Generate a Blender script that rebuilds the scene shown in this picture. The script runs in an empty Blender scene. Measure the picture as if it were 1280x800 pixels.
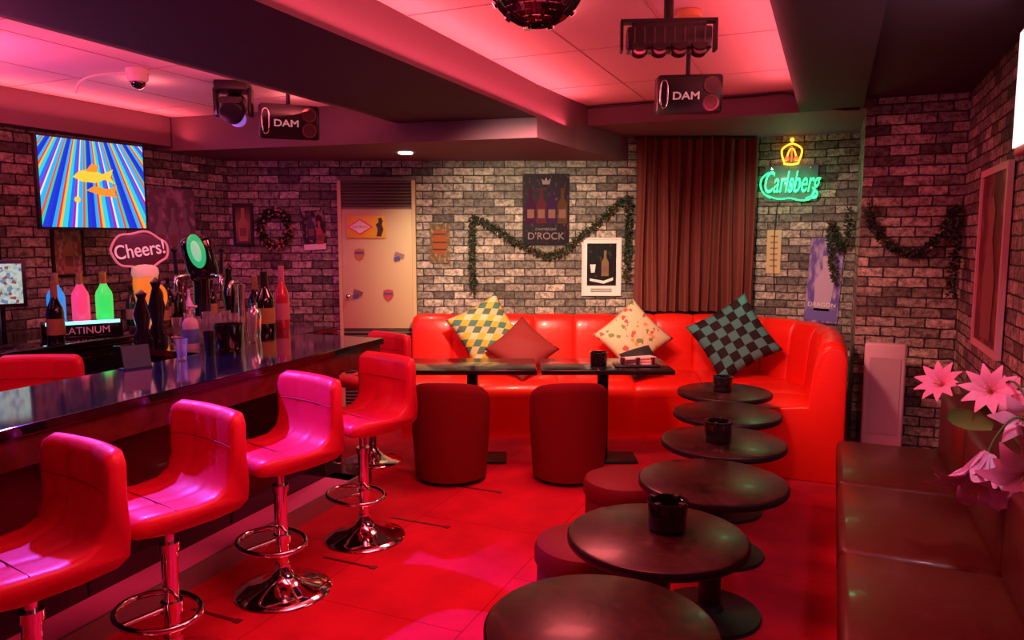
import bpy, bmesh, math, random
from mathutils import Vector, Matrix
random.seed(4)
sc = bpy.context.scene
sc.view_settings.view_transform = 'Standard'
sc.view_settings.look = 'None'
PI = math.pi
R = math.radians

# ------------------------------------------------------------------ materials
_m = {}
def M(name, col, rough=.5, metal=0, emi=None, es=0, coat=0, bump=0, bscale=60, trans=0, var=0, ior=1.45, spec=.5):
    if name in _m: return _m[name]
    m = bpy.data.materials.new(name); m.use_nodes = True
    nt = m.node_tree; b = nt.nodes['Principled BSDF']
    b.inputs['Base Color'].default_value = (*col, 1)
    b.inputs['Roughness'].default_value = rough
    b.inputs['Metallic'].default_value = metal
    b.inputs['IOR'].default_value = ior
    b.inputs['Coat Weight'].default_value = coat
    b.inputs['Coat Roughness'].default_value = .08
    b.inputs['Specular IOR Level'].default_value = spec
    b.inputs['Transmission Weight'].default_value = trans
    if emi:
        b.inputs['Emission Color'].default_value = (*emi, 1)
        b.inputs['Emission Strength'].default_value = es
    tc = nt.nodes.new('ShaderNodeTexCoord')
    n = nt.nodes.new('ShaderNodeTexNoise'); n.inputs['Scale'].default_value = bscale
    n.inputs['Detail'].default_value = 4
    nt.links.new(tc.outputs['Object'], n.inputs['Vector'])
    if bump:
        bp = nt.nodes.new('ShaderNodeBump'); bp.inputs['Strength'].default_value = bump
        bp.inputs['Distance'].default_value = .01
        nt.links.new(n.outputs['Fac'], bp.inputs['Height'])
        nt.links.new(bp.outputs['Normal'], b.inputs['Normal'])
    if var:
        mx = nt.nodes.new('ShaderNodeMixRGB'); mx.blend_type = 'MULTIPLY'
        mx.inputs['Fac'].default_value = 1
        mx.inputs['Color1'].default_value = (*col, 1)
        cr = nt.nodes.new('ShaderNodeValToRGB')
        cr.color_ramp.elements[0].position = .3; cr.color_ramp.elements[1].position = .7
        cr.color_ramp.elements[0].color = (1-var, 1-var, 1-var, 1)
        cr.color_ramp.elements[1].color = (1, 1, 1, 1)
        n2 = nt.nodes.new('ShaderNodeTexNoise'); n2.inputs['Scale'].default_value = bscale*.15
        n2.inputs['Detail'].default_value = 5; n2.inputs['Distortion'].default_value = 1.5
        nt.links.new(tc.outputs['Object'], n2.inputs['Vector'])
        nt.links.new(n2.outputs['Fac'], cr.inputs['Fac'])
        nt.links.new(cr.outputs['Color'], mx.inputs['Color2'])
        nt.links.new(mx.outputs['Color'], b.inputs['Base Color'])
    _m[name] = m
    return m

def brick_mat():
    m = bpy.data.materials.new('brick_wallpaper'); m.use_nodes = True
    nt = m.node_tree; L = nt.links; b = nt.nodes['Principled BSDF']
    uv = nt.nodes.new('ShaderNodeUVMap')
    nz = nt.nodes.new('ShaderNodeTexNoise'); nz.inputs['Scale'].default_value = 14
    L.new(uv.outputs['UV'], nz.inputs['Vector'])
    wob = nt.nodes.new('ShaderNodeMixRGB'); wob.blend_type = 'LINEAR_LIGHT'; wob.inputs['Fac'].default_value = .008
    L.new(uv.outputs['UV'], wob.inputs['Color1']); L.new(nz.outputs['Color'], wob.inputs['Color2'])
    br = nt.nodes.new('ShaderNodeTexBrick')
    br.inputs['Scale'].default_value = 1
    br.inputs['Brick Width'].default_value = .175
    br.inputs['Row Height'].default_value = .066
    br.inputs['Mortar Size'].default_value = .006
    br.inputs['Mortar Smooth'].default_value = .35
    br.inputs['Bias'].default_value = 0
    br.inputs['Color1'].default_value = (.7, .63, .52, 1)
    br.inputs['Color2'].default_value = (.11, .095, .08, 1)
    br.inputs['Mortar'].default_value = (.035, .028, .026, 1)
    L.new(wob.outputs['Color'], br.inputs['Vector'])
    n2 = nt.nodes.new('ShaderNodeTexNoise'); n2.inputs['Scale'].default_value = 26; n2.inputs['Detail'].default_value = 7
    n2.inputs['Roughness'].default_value = .78
    L.new(uv.outputs['UV'], n2.inputs['Vector'])
    cr = nt.nodes.new('ShaderNodeValToRGB')
    cr.color_ramp.elements[0].position = .4; cr.color_ramp.elements[0].color = (.14, .12, .11, 1)
    cr.color_ramp.elements[1].position = .6; cr.color_ramp.elements[1].color = (1.0, 1.0, 1.0, 1)
    L.new(n2.outputs['Fac'], cr.inputs['Fac'])
    mx = nt.nodes.new('ShaderNodeMixRGB'); mx.blend_type = 'MULTIPLY'; mx.inputs['Fac'].default_value = .9
    L.new(br.outputs['Color'], mx.inputs['Color1']); L.new(cr.outputs['Color'], mx.inputs['Color2'])
    L.new(mx.outputs['Color'], b.inputs['Base Color'])
    b.inputs['Roughness'].default_value = .6
    inv = nt.nodes.new('ShaderNodeMath'); inv.operation = 'MULTIPLY_ADD'
    inv.inputs[1].default_value = -1; inv.inputs[2].default_value = 1
    L.new(br.outputs['Fac'], inv.inputs[0])
    ad = nt.nodes.new('ShaderNodeMath'); ad.operation = 'MULTIPLY_ADD'; ad.inputs[1].default_value = .6
    L.new(n2.outputs['Fac'], ad.inputs[0]); L.new(inv.outputs[0], ad.inputs[2])
    bp = nt.nodes.new('ShaderNodeBump'); bp.inputs['Strength'].default_value = .6; bp.inputs['Distance'].default_value = .01
    L.new(ad.outputs[0], bp.inputs['Height']); L.new(bp.outputs['Normal'], b.inputs['Normal'])
    return m
BRICK = brick_mat()

def floor_mat():
    m = bpy.data.materials.new('red_carpet_tiles'); m.use_nodes = True
    nt = m.node_tree; L = nt.links; b = nt.nodes['Principled BSDF']
    tc = nt.nodes.new('ShaderNodeTexCoord')
    mp = nt.nodes.new('ShaderNodeMapping'); mp.inputs['Rotation'].default_value = (0, 0, R(90))
    L.new(tc.outputs['Object'], mp.inputs['Vector'])
    br = nt.nodes.new('ShaderNodeTexBrick')
    br.inputs['Scale'].default_value = 1
    br.inputs['Brick Width'].default_value = 1.0
    br.inputs['Row Height'].default_value = .75
    br.inputs['Mortar Size'].default_value = .004
    br.inputs['Mortar Smooth'].default_value = .8
    br.inputs['Color1'].default_value = (.62, .018, .045, 1)
    br.inputs['Color2'].default_value = (.57, .016, .04, 1)
    br.inputs['Mortar'].default_value = (.32, .008, .02, 1)
    L.new(mp.outputs['Vector'], br.inputs['Vector'])
    n = nt.nodes.new('ShaderNodeTexNoise'); n.inputs['Scale'].default_value = 4; n.inputs['Detail'].default_value = 6
    L.new(tc.outputs['Object'], n.inputs['Vector'])
    cr = nt.nodes.new('ShaderNodeValToRGB')
    cr.color_ramp.elements[0].position = .3; cr.color_ramp.elements[0].color = (.7, .7, .7, 1)
    cr.color_ramp.elements[1].position = .65; cr.color_ramp.elements[1].color = (1, 1, 1, 1)
    L.new(n.outputs['Fac'], cr.inputs['Fac'])
    mx = nt.nodes.new('ShaderNodeMixRGB'); mx.blend_type = 'MULTIPLY'; mx.inputs['Fac'].default_value = 1
    L.new(br.outputs['Color'], mx.inputs['Color1']); L.new(cr.outputs['Color'], mx.inputs['Color2'])
    L.new(mx.outputs['Color'], b.inputs['Base Color'])
    b.inputs['Roughness'].default_value = .9
    b.inputs['Specular IOR Level'].default_value = .12
    n3 = nt.nodes.new('ShaderNodeTexNoise'); n3.inputs['Scale'].default_value = 250
    L.new(tc.outputs['Object'], n3.inputs['Vector'])
    bp = nt.nodes.new('ShaderNodeBump'); bp.inputs['Strength'].default_value = .4; bp.inputs['Distance'].default_value = .004
    L.new(n3.outputs['Fac'], bp.inputs['Height']); L.new(bp.outputs['Normal'], b.inputs['Normal'])
    return m

def ramp_mat(name, kind, cols, scale=6, rough=.5, emi=0, constant=True):
    """procedural picture on a UV-mapped surface"""
    m = bpy.data.materials.new(name); m.use_nodes = True
    nt = m.node_tree; L = nt.links; b = nt.nodes['Principled BSDF']
    uv = nt.nodes.new('ShaderNodeTexCoord')
    src = uv.outputs['UV']
    if kind == 'noise':
        t = nt.nodes.new('ShaderNodeTexNoise'); t.inputs['Scale'].default_value = scale; t.inputs['Detail'].default_value = 3
        L.new(src, t.inputs['Vector']); fac = t.outputs['Fac']
    elif kind == 'voronoi':
        t = nt.nodes.new('ShaderNodeTexVoronoi'); t.inputs['Scale'].default_value = scale
        L.new(src, t.inputs['Vector'])
        s = nt.nodes.new('ShaderNodeSeparateColor'); L.new(t.outputs['Color'], s.inputs[0]); fac = s.outputs[0]
    elif kind == 'gradient':
        s = nt.nodes.new('ShaderNodeSeparateXYZ'); L.new(src, s.inputs[0]); fac = s.outputs['Y']
    elif kind == 'fan':
        s = nt.nodes.new('ShaderNodeSeparateXYZ'); L.new(src, s.inputs[0])
        ax = nt.nodes.new('ShaderNodeMath'); ax.operation = 'SUBTRACT'; ax.inputs[1].default_value = .45; L.new(s.outputs['X'], ax.inputs[0])
        ay = nt.nodes.new('ShaderNodeMath'); ay.operation = 'SUBTRACT'; ay.inputs[0].default_value = 1.7; L.new(s.outputs['Y'], ay.inputs[1])
        at = nt.nodes.new('ShaderNodeMath'); at.operation = 'ARCTAN2'; L.new(ax.outputs[0], at.inputs[0]); L.new(ay.outputs[0], at.inputs[1])
        mu = nt.nodes.new('ShaderNodeMath'); mu.operation = 'MULTIPLY_ADD'; mu.inputs[1].default_value = scale; mu.inputs[2].default_value = 10; L.new(at.outputs[0], mu.inputs[0])
        fr = nt.nodes.new('ShaderNodeMath'); fr.operation = 'FRACT'; L.new(mu.outputs[0], fr.inputs[0]); fac = fr.outputs[0]
    cr = nt.nodes.new('ShaderNodeValToRGB')
    if constant: cr.color_ramp.interpolation = 'CONSTANT'
    els = cr.color_ramp.elements
    while len(els) < len(cols): els.new(.5)
    for i, (p, c) in enumerate(cols):
        els[i].position = p; els[i].color = (*c, 1)
    L.new(fac, cr.inputs['Fac'])
    b.inputs['Roughness'].default_value = rough
    b.inputs['Specular IOR Level'].default_value = .1
    if emi:
        b.inputs['Base Color'].default_value = (.01, .01, .01, 1)
        L.new(cr.outputs['Color'], b.inputs['Emission Color']); b.inputs['Emission Strength'].default_value = emi
    else:
        L.new(cr.outputs['Color'], b.inputs['Base Color'])
    return m

FLOOR = floor_mat()
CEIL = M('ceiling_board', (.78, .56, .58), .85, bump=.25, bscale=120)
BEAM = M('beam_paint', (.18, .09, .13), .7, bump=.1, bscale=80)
BEAMD = M('beam_paint_shaded', (.045, .028, .05), .75, bump=.1, bscale=80)  # beam paint with the shade of the undersides put into its colour
RED = M('red_sofa_leather', (.8, .016, .008), .38, coat=.15, bump=.15, bscale=25)
REDST = M('red_stool_leather', (.7, .012, .05), .42, coat=.1, bump=.12, bscale=30)
MAROON = M('maroon_fabric', (.2, .008, .014), .85, bump=.25, bscale=180, spec=.25)
MAROON2 = M('maroon_vinyl', (.16, .01, .018), .55, bump=.1, bscale=60, spec=.3)
BENCH = M('brown_bench_leather', (.085, .018, .01), .4, coat=.15, bump=.25, bscale=18)
CHROME = M('chrome', (.85, .85, .88), .07, 1)
BLACK = M('black_metal', (.012, .012, .014), .4)
BLACKP = M('black_plastic', (.02, .02, .022), .3)
BLACKG = M('black_gloss', (.008, .008, .01), .06, coat=1)
TABLEW = M('dark_table_wood', (.055, .018, .015), .3, coat=.05, var=.85, bscale=75, spec=.3)
TABLEB = M('black_table_top', (.014, .011, .012), .16, coat=.3)
COUNTER = M('counter_black_marble', (.012, .011, .013), .07, coat=1, var=.6, bscale=30)
WOODF = M('counter_wood_fascia', (.12, .026, .02), .25, coat=.4, var=.5, bscale=40)
BARBODY = M('bar_front_panel', (.02, .009, .014), .18, coat=.6)
STEPM = M('step_carpet', (.8, .14, .45), .7, bump=.2, bscale=150)
WHITE = M('white_paint', (.75, .72, .7), .5)
CREAM = M('cream_door_paint', (.62, .5, .26), .5)
PAPER = M('paper_white', (.8, .78, .75), .6)
GOLD = M('gold', (.75, .5, .12), .3, .7)
DGREEN = M('garland_green', (.015, .045, .02), .6)
GTINS = M('garland_tinsel', (.2, .12, .08), .35, .5)

# ------------------------------------------------------------------ builders
def link(ob, p=None):
    sc.collection.objects.link(ob)
    if p: ob.parent = p
    return ob
def E(name, loc=(0, 0, 0), rz=0, rot=None, s=1):
    e = bpy.data.objects.new(name, None); e.empty_display_size = .1
    e.location = loc; e.rotation_euler = rot if rot else (0, 0, rz); e.scale = (s, s, s)
    sc.collection.objects.link(e); return e
def obj(name, bm, mat, p=None, loc=(0, 0, 0), rot=(0, 0, 0), smooth=False, bev=0, seg=3):
    me = bpy.data.meshes.new(name); bm.normal_update(); bm.to_mesh(me); bm.free()
    for f in me.polygons: f.use_smooth = smooth
    o = bpy.data.objects.new(name, me); o.location = loc; o.rotation_euler = rot
    if mat: me.materials.append(mat)
    if bev:
        md = o.modifiers.new('bevel', 'BEVEL'); md.width = bev; md.segments = seg; md.limit_method = 'ANGLE'; md.angle_limit = R(35)
        for f in me.polygons: f.use_smooth = True
    return link(o, p)
def autosmooth(o, ang=40):
    me = o.data
    bm = bmesh.new(); bm.from_mesh(me)
    for e in bm.edges:
        e.smooth = not (len(e.link_faces) == 2 and e.calc_face_angle(0) > R(ang))
    for f in bm.faces: f.smooth = True
    bm.to_mesh(me); bm.free()
def box(name, s, loc, mat, p=None, bev=0, rot=(0, 0, 0), seg=2):
    bm = bmesh.new(); bmesh.ops.create_cube(bm, size=1)
    for v in bm.verts: v.co = Vector((v.co.x*s[0], v.co.y*s[1], v.co.z*s[2]))
    return obj(name, bm, mat, p, loc, rot, bev=bev, seg=seg)
def bx(name, x0, x1, y0, y1, z0, z1, mat, p=None, bev=0):
    return box(name, (x1-x0, y1-y0, z1-z0), ((x0+x1)/2, (y0+y1)/2, (z0+z1)/2), mat, p, bev)
def cyl(name, r, h, loc, mat, p=None, r2=None, rot=(0, 0, 0), seg=32, bev=0):
    bm = bmesh.new()
    bmesh.ops.create_cone(bm, cap_ends=True, segments=seg, radius1=r, radius2=r if r2 is None else r2, depth=h)
    o = obj(name, bm, mat, p, loc, rot, bev=bev)
    if not bev: autosmooth(o)
    return o
def sph(name, r, loc, mat, p=None, scale=(1, 1, 1), rot=(0, 0, 0), seg=24):
    bm = bmesh.new(); bmesh.ops.create_uvsphere(bm, u_segments=seg, v_segments=seg//2, radius=r)
    for v in bm.verts: v.co = Vector((v.co.x*scale[0], v.co.y*scale[1], v.co.z*scale[2]))
    return obj(name, bm, mat, p, loc, rot, smooth=True)
def lathe(name, prof, loc, mat, p=None, seg=32, rot=(0, 0, 0), ang=40):
    bm = bmesh.new(); rings = []
    for r, z in prof:
        if r < 1e-5: rings.append([bm.verts.new((0, 0, z))])
        else: rings.append([bm.verts.new((r*math.cos(2*PI*i/seg), r*math.sin(2*PI*i/seg), z)) for i in range(seg)])
    for a, b in zip(rings, rings[1:]):
        for i in range(seg):
            j = (i+1) % seg
            if len(a) == 1 and len(b) == 1: continue
            if len(a) == 1: bm.faces.new((a[0], b[j], b[i]))
            elif len(b) == 1: bm.faces.new((a[i], a[j], b[0]))
            else: bm.faces.new((a[i], a[j], b[j], b[i]))
    bmesh.ops.recalc_face_normals(bm, faces=bm.faces)
    o = obj(name, bm, mat, p, loc, rot); autosmooth(o, ang); return o
def tube(name, pts, r, mat, p=None, cyclic=False, smooth=True, res=4):
    cu = bpy.data.curves.new(name, 'CURVE'); cu.dimensions = '3D'; cu.bevel_depth = r; cu.bevel_resolution = 3
    cu.use_fill_caps = True
    sp = cu.splines.new('NURBS' if smooth else 'POLY'); sp.points.add(len(pts)-1)
    for i, q in enumerate(pts): sp.points[i].co = (*q, 1)
    sp.use_cyclic_u = cyclic
    if smooth: sp.order_u = 3; sp.use_endpoint_u = not cyclic; sp.resolution_u = res
    cu.materials.append(mat)
    return link(bpy.data.objects.new(name, cu), p)
def text(name, s, size, loc, rot, mat, p=None, ext=.002, shear=0, bevel=0, sy=1, sx=1, ax='CENTER'):
    cu = bpy.data.curves.new(name, 'FONT'); cu.body = s; cu.size = size; cu.extrude = ext; cu.shear = shear
    cu.align_x = ax; cu.align_y = 'CENTER'; cu.bevel_depth = bevel
    cu.materials.append(mat)
    o = bpy.data.objects.new(name, cu); o.location = loc; o.rotation_euler = rot; o.scale = (sx, sy, 1)
    return link(o, p)
def poly(name, pts2, depth, mat, p=None, loc=(0, 0, 0), rot=(0, 0, 0), bev=0):
    """polygon in local XZ plane, extruded toward +Y"""
    bm = bmesh.new()
    a = [bm.verts.new((x, 0, z)) for x, z in pts2]; f = bm.faces.new(a)
    r = bmesh.ops.extrude_face_region(bm, geom=[f])
    for v in r['geom']:
        if isinstance(v, bmesh.types.BMVert): v.co.y += depth
    bmesh.ops.recalc_face_normals(bm, faces=bm.faces)
    return obj(name, bm, mat, p, loc, rot, bev=bev)
def uvquad(name, w, h, loc, mat, p=None, rot=(0, 0, 0), t=.004):
    """thin flat panel in XZ plane facing -Y with UV 0..1 on every face"""
    bm = bmesh.new(); bmesh.ops.create_cube(bm, size=1); L = bm.loops.layers.uv.new('UVMap')
    for f in bm.faces:
        for l in f.loops:
            l[L].uv = (l.vert.co.x+.5, l.vert.co.z+.5)
    for v in bm.verts: v.co = Vector((v.co.x*w, v.co.y*t, v.co.z*h))
    return obj(name, bm, mat, p, loc, rot)
def prism(name, pts, z0, z1, mat, p=None):
    bm = bmesh.new(); a = [bm.verts.new((x, y, z0)) for x, y in pts]; f = bm.faces.new(a)
    r = bmesh.ops.extrude_face_region(bm, geom=[f])
    for v in r['geom']:
        if isinstance(v, bmesh.types.BMVert): v.co.z += z1-z0
    bmesh.ops.recalc_face_normals(bm, faces=bm.faces)
    return obj(name, bm, mat, p)
def wall(name, p0, p1, z0, z1, mat, thick=.1, off=0):
    """wall whose room-side face runs p0->p1; thickness goes to the LEFT of the direction"""
    p0 = Vector(p0); p1 = Vector(p1); d = (p1-p0); Ln = d.length; d.normalize(); n = Vector((-d.y, d.x))
    bm = bmesh.new(); uvl = bm.loops.layers.uv.new('UVMap')
    cs = [p0, p1, p1+n*thick, p0+n*thick]
    lo = [bm.verts.new((c.x, c.y, z0)) for c in cs]; hi = [bm.verts.new((c.x, c.y, z1)) for c in cs]
    per = [0, Ln, Ln+thick, 2*Ln+thick, 2*Ln+2*thick]
    for i in range(4):
        j = (i+1) % 4; f = bm.faces.new((lo[i], lo[j], hi[j], hi[i]))
        for l, q in zip(f.loops, [(per[i], z0), (per[i+1], z0), (per[i+1], z1), (per[i], z1)]):
            l[uvl].uv = (q[0]+off, q[1])
    bm.faces.new(lo[::-1]); bm.faces.new(hi)
    return obj(name, bm, mat)

# ------------------------------------------------------------------ frame of the slanted back wall
WA = R(23.4)
CW, SW = math.cos(WA), math.sin(WA)
def bw(s, d, z=0): return (-SW*d+CW*s, CW*d+SW*s, z)
DB = 6.40

# ------------------------------------------------------------------ room shell
bx('floor', -4.9, .9, -1.1, 6.9, -.1, 0, FLOOR)
wall('wall_right', (.75, 5.6), (.75, -1), 0, 2.51, BRICK)
wall('wall_alcove', (-.61, 6.7), (.3, 6.7), 0, 2.51, BRICK)
wall('wall_back', (-4.77, 4.91), (-.61, 6.71), 0, 2.51, BRICK)
wall('wall_left', (-4.77, -1), (-4.77, 4.93), 0, 2.51, BRICK)
bx('wall_rear', -4.87, .85, -1.1, -1, 0, 2.51, BEAM)
def column():
    bm = bmesh.new(); L = bm.loops.layers.uv.new('UVMap')
    cs = [(.16, 6.75), (.16, 5.5), (.84, 5.5), (.84, 6.75)]
    lo = [bm.verts.new((x, y, 0)) for x, y in cs]; hi = [bm.verts.new((x, y, 2.51)) for x, y in cs]
    per = [0, 1.25, 1.93, 3.18, 3.9]
    for i in range(4):
        j = (i+1) % 4; f = bm.faces.new((lo[i], lo[j], hi[j], hi[i]))
        for l, q in zip(f.loops, [(per[i], 0), (per[i+1], 0), (per[i+1], 2.51), (per[i], 2.51)]): l[L].uv = q
    bm.faces.new(lo[::-1]); bm.faces.new(hi)
    obj('wall_column', bm, BRICK)
column()
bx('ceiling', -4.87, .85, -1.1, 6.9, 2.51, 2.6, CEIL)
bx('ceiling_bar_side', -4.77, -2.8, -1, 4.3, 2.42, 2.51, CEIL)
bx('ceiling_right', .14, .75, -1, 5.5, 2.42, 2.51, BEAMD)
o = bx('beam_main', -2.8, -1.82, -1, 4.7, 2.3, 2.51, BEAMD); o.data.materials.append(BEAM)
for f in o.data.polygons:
    if abs(f.normal.x) > .5: f.material_index = 1  # side faces get the lighter copy, as if catching the light
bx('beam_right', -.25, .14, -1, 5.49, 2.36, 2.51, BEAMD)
bx('beam_back', -1.78, .2, 5.49, 6.75, 2.36, 2.51, BEAM)
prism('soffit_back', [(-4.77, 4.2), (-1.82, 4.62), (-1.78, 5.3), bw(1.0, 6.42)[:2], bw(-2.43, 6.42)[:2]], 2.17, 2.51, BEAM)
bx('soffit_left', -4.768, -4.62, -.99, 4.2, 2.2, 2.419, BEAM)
for xs, y0, y1, zc, ys, xl in (((-1.82, -.25), -1, 5.49, 2.51, (1.2, 2.1, 3.0, 3.9, 4.8), (-1.3, -.78)), ((-4.62, -2.8), -1, 4.2, 2.42, (1.2, 2.1, 3.0, 3.9), (-4.0, -3.4))):
    e = E('trim_ceiling_joints')
    for y in ys: bx('joint', xs[0], xs[1], y, y+.005, zc-.003, zc+.0005, M('joint_pink', (.55, .34, .38), .8), e)
    for x in xl: bx('joint', x, x+.005, y0, y1, zc-.003, zc+.0005, M('joint_pink', (.5, .3, .34)), e)
tube('ceiling_cable', [(-1.75, 5.47, 2.49), (-1.2, 5.46, 2.5), (-.6, 5.46, 2.48), (-.28, 5.46, 2.5), (-.1, 5.45, 2.35), (.12, 5.45, 2.35)], .008, BLACKP)
for (x, y, l) in ((-2.22, 2.12, .24), (-2.02, 2.74, .28), (-1.97, 3.3, .34), (-1.95, 3.9, .36)):
    e = E('floor_tape', (x, y, 0)); box('strip', (l, .016, .003), (0, 0, .0016), M('tape', (.12, .01, .03), .5), e)
    box('strip_end', (.03, .03, .003), (l/2, 0, .0017), M('tape', (.1, .01, .03), .5), e)

# ------------------------------------------------------------------ door in the back wall
door = E('door_1', bw(-1.15, DB-.03), WA)
box('frame', (.66, .05, 2.03), (0, .012, 1.015), M('door_frame', (.2, .17, .13), .5), door, bev=.005)
box('leaf', (.6, .03, 1.02), (0, -.02, 1.25), CREAM, door, bev=.005)
for zz0, zz1, n in ((1.78, 2.0, 8), (.05, .72, 22)):
    box('louvre_back', (.6, .01, zz1-zz0), (0, -.01, (zz0+zz1)/2), BLACK, door)
    for i in range(n):
        z = zz0+(i+.5)*(zz1-zz0)/n
        box('slat', (.6, .022, .01), (0, -.028, z), M('slat_grey', (.16, .13, .1), .4), door, rot=(R(25), 0, 0))
sph('knob', .022, (-.25, -.06, 1.02), CHROME, door)
box('stile_l', (.03, .04, 2.0), (-.315, -.02, 1.0), CREAM, door)
box('stile_r', (.03, .04, 2.0), (.315, -.02, 1.0), CREAM, door)
def onback(name, u, v, off=.012):
    return E(name, bw(u, DB-off, v), WA)
YEL = M('plate_yellow', (.8, .5, .03), .4)
PNK = M('plate_pink', (.8, .06, .12), .4)
e = onback('tin_sign', -1.24, 1.61, .075)
box('plate', (.33, .004, .19), (0, 0, 0), YEL, e, bev=.002)
poly('diamond', [(-.15, 0), (-.04, .07), (.07, 0), (-.04, -.07)], .004, PNK, e, (-0.01, -.005, 0))
poly('diamond_inner', [(-.13, 0), (-.04, .055), (.05, 0), (-.04, -.055)], .004, PAPER, e, (-0.01, -.007, 0))
text('lettering', 'LAS VEGAS', .028, (-.05, -.009, 0), (R(90), 0, 0), PNK, e, .001)
poly('dancer', [(.09, -.08), (.1, -.02), (.085, .02), (.11, .04), (.105, .07), (.13, .08), (.145, .05), (.135, .02), (.15, -.02), (.13, -.08)], .003, M('sticker_blk', (.05, .03, .03), .4), e, (0, -.005, 0))
for (s, z, c, ry) in ((-1.3, 1.38, (.5, .2, .06), 0), (-.96, 1.36, (.3, .2, .2), 1), (-1.32, 1.04, (.25, .1, .1), 1), (-1.06, 1.03, (.5, .08, .08), 0)):
    e = onback('door_sticker', s, z, .072)
    cm = M('stk%.2f' % s, c, .4)
    if ry == 0:
        poly('shield', [(-.04, .04), (0, .05), (.04, .04), (.045, 0), (.03, -.035), (0, -.055), (-.03, -.035), (-.045, 0)], .003, cm, e)
        box('band', (.07, .002, .02), (0, -.002, .012), M('stk_band', (.1, .1, .3), .4), e)
    else:
        box('patch', (.08, .003, .04), (0, 0, .01), cm, e, rot=(0, R(20), 0)); box('patch', (.05, .003, .035), (-.02, -.002, -.02), M('stk_band', (.1, .1, .3), .4), e, rot=(0, R(-15), 0))

# ------------------------------------------------------------------ wall art
def bottle_flat(p, x, z, h, mat, y=-.006):
    w = h*.14
    poly('bottle_print', [(x-w, z), (x-w, z+h*.55), (x-w*.35, z+h*.72), (x-w*.35, z+h), (x+w*.35, z+h), (x+w*.35, z+h*.72), (x+w, z+h*.55), (x+w, z)], .002, mat, p, (0, y, 0))
    poly('label_print', [(x-w*.7, z+h*.15), (x-w*.7, z+h*.4), (x+w*.7, z+h*.4), (x+w*.7, z+h*.15)], .002, M('label_print', (.2, .1, .08), .7, spec=.1), p, (0, y-.002, 0))
def poster(name, mkE, w, h, mat, frame=None, fw=.02, deco=None):
    e = mkE
    if frame:
        box('frame_top', (w+2*fw, .025, fw), (0, 0, h/2+fw/2), frame, e); box('frame_bot', (w+2*fw, .025, fw), (0, 0, -h/2-fw/2), frame, e)
        box('frame_l', (fw, .025, h), (-w/2-fw/2, 0, 0), frame, e); box('frame_r', (fw, .025, h), (w/2+fw/2, 0, 0), frame, e)
    uvquad('print', w, h, (0, 0, 0), mat, e)
    if deco: deco(e)
    return e
PURP = ramp_mat('print_purple', 'noise', [(0, (.004, .002, .006)), (.56, (.01, .003, .012)), (.66, (.06, .012, .04)), (.8, (.2, .07, .08))], 16, constant=False)
def d1(e):
    for i, x in enumerate((-.13, -.04, .05, .14)): bottle_flat(e, x, -.12, .3, M('printb%d' % i, [(.05, .012, .04), (.09, .02, .03), (.04, .015, .06), (.08, .04, .02)][i], .8, spec=.08), -.004)
    text('title', "D'ROCK", .085, (0, -.006, -.23), (R(90), 0, 0), M('title_grey', (.25, .2, .2), .7, spec=.1), e, .001)
    text('subtitle', "CHAMPAGNE", .03, (0, -.006, -.17), (R(90), 0, 0), M('title_grey', (.3, .25, .26), .6), e, .001)
    poly('crown', [(-.03, 0), (-.04, .05), (-.015, .03), (0, .06), (.015, .03), (.04, .05), (.03, 0)], .002, M('title_grey', (.3, .25, .26), .6), e, (0, -.006, .21))
poster('liquor_poster', onback('liquor_poster', .29, 1.76), .4, .6, PURP, deco=d1)
BLKP = ramp_mat('print_black', 'noise', [(0, (.006, .006, .008)), (.6, (.012, .012, .014)), (.75, (.1, .08, .07))], 7, constant=False)
def d2(e):
    uvquad('inner', .25, .36, (0, -.006, .02), BLKP, e)
    bottle_flat(e, .03, -.08, .22, M('bp_gold', (.2, .14, .07), .6, spec=.1), -.012)
    poly('glass_print', [(-.1, .02), (-.09, -.05), (-.06, -.05), (-.05, .02)], .002, PAPER, e, (0, -.012, 0))
    poly('swash', [(-.1, -.1), (.02, -.12), (.1, -.09), (.1, -.115), (.02, -.145), (-.1, -.12)], .002, PAPER, e, (0, -.012, 0))
    for i in range(3): box('line_print', (.18, .002, .005), (0, -.006, -.19-.012*i), M('ink', (.1, .1, .1)), e)
poster('framed_picture', onback('framed_picture', .77, 1.27, .02), .31, .47, PAPER, WHITE, .015, d2)
def d3(e):
    poly('barrel', [(-.05, -.1), (-.065, 0), (-.05, .1), (.05, .1), (.065, 0), (.05, -.1)], .002, M('barrel_print', (.3, .08, .03), .7, spec=.1), e, (0, -.004, .01))
    for z in (-.06, 0, .07): box('hoop', (.12, .002, .01), (0, -.008, z+.01), BLACK, e)
poster('small_poster', onback('small_poster', -.62, 1.47), .17, .34, ramp_mat('pr3', 'noise', [(0, (.05, .03, .02)), (.5, (.15, .1, .05)), (.7, (.4, .3, .2))], 7, constant=False), deco=d3)
def d4(e):
    bottle_flat(e, -.02, -.08, .24, BLACK); bottle_flat(e, .05, -.12, .2, M('rb', (.4, .05, .04), .4), -.01)
    box('band', (.19, .002, .05), (0, -.006, -.14), PAPER, e)
poster('small_poster', E('small_poster', bw(-1.7, DB-.012, 1.58), rot=(0, R(-4), WA)), .2, .34, ramp_mat('pr4', 'noise', [(0, (.015, .012, .012)), (.5, (.04, .03, .03)), (.66, (.3, .25, .22))], 6, constant=False), deco=d4)
def d5(e): bottle_flat(e, 0, -.14, .28, M('b5', (.35, .2, .1), .4))
poster('framed_picture', onback('framed_picture', -2.3, 1.63, .02), .13, .32, ramp_mat('pr5', 'gradient', [(0, (.12, .05, .03)), (.5, (.3, .2, .1)), (1, (.05, .04, .04))], constant=False), BLACK, .02, d5)

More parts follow.
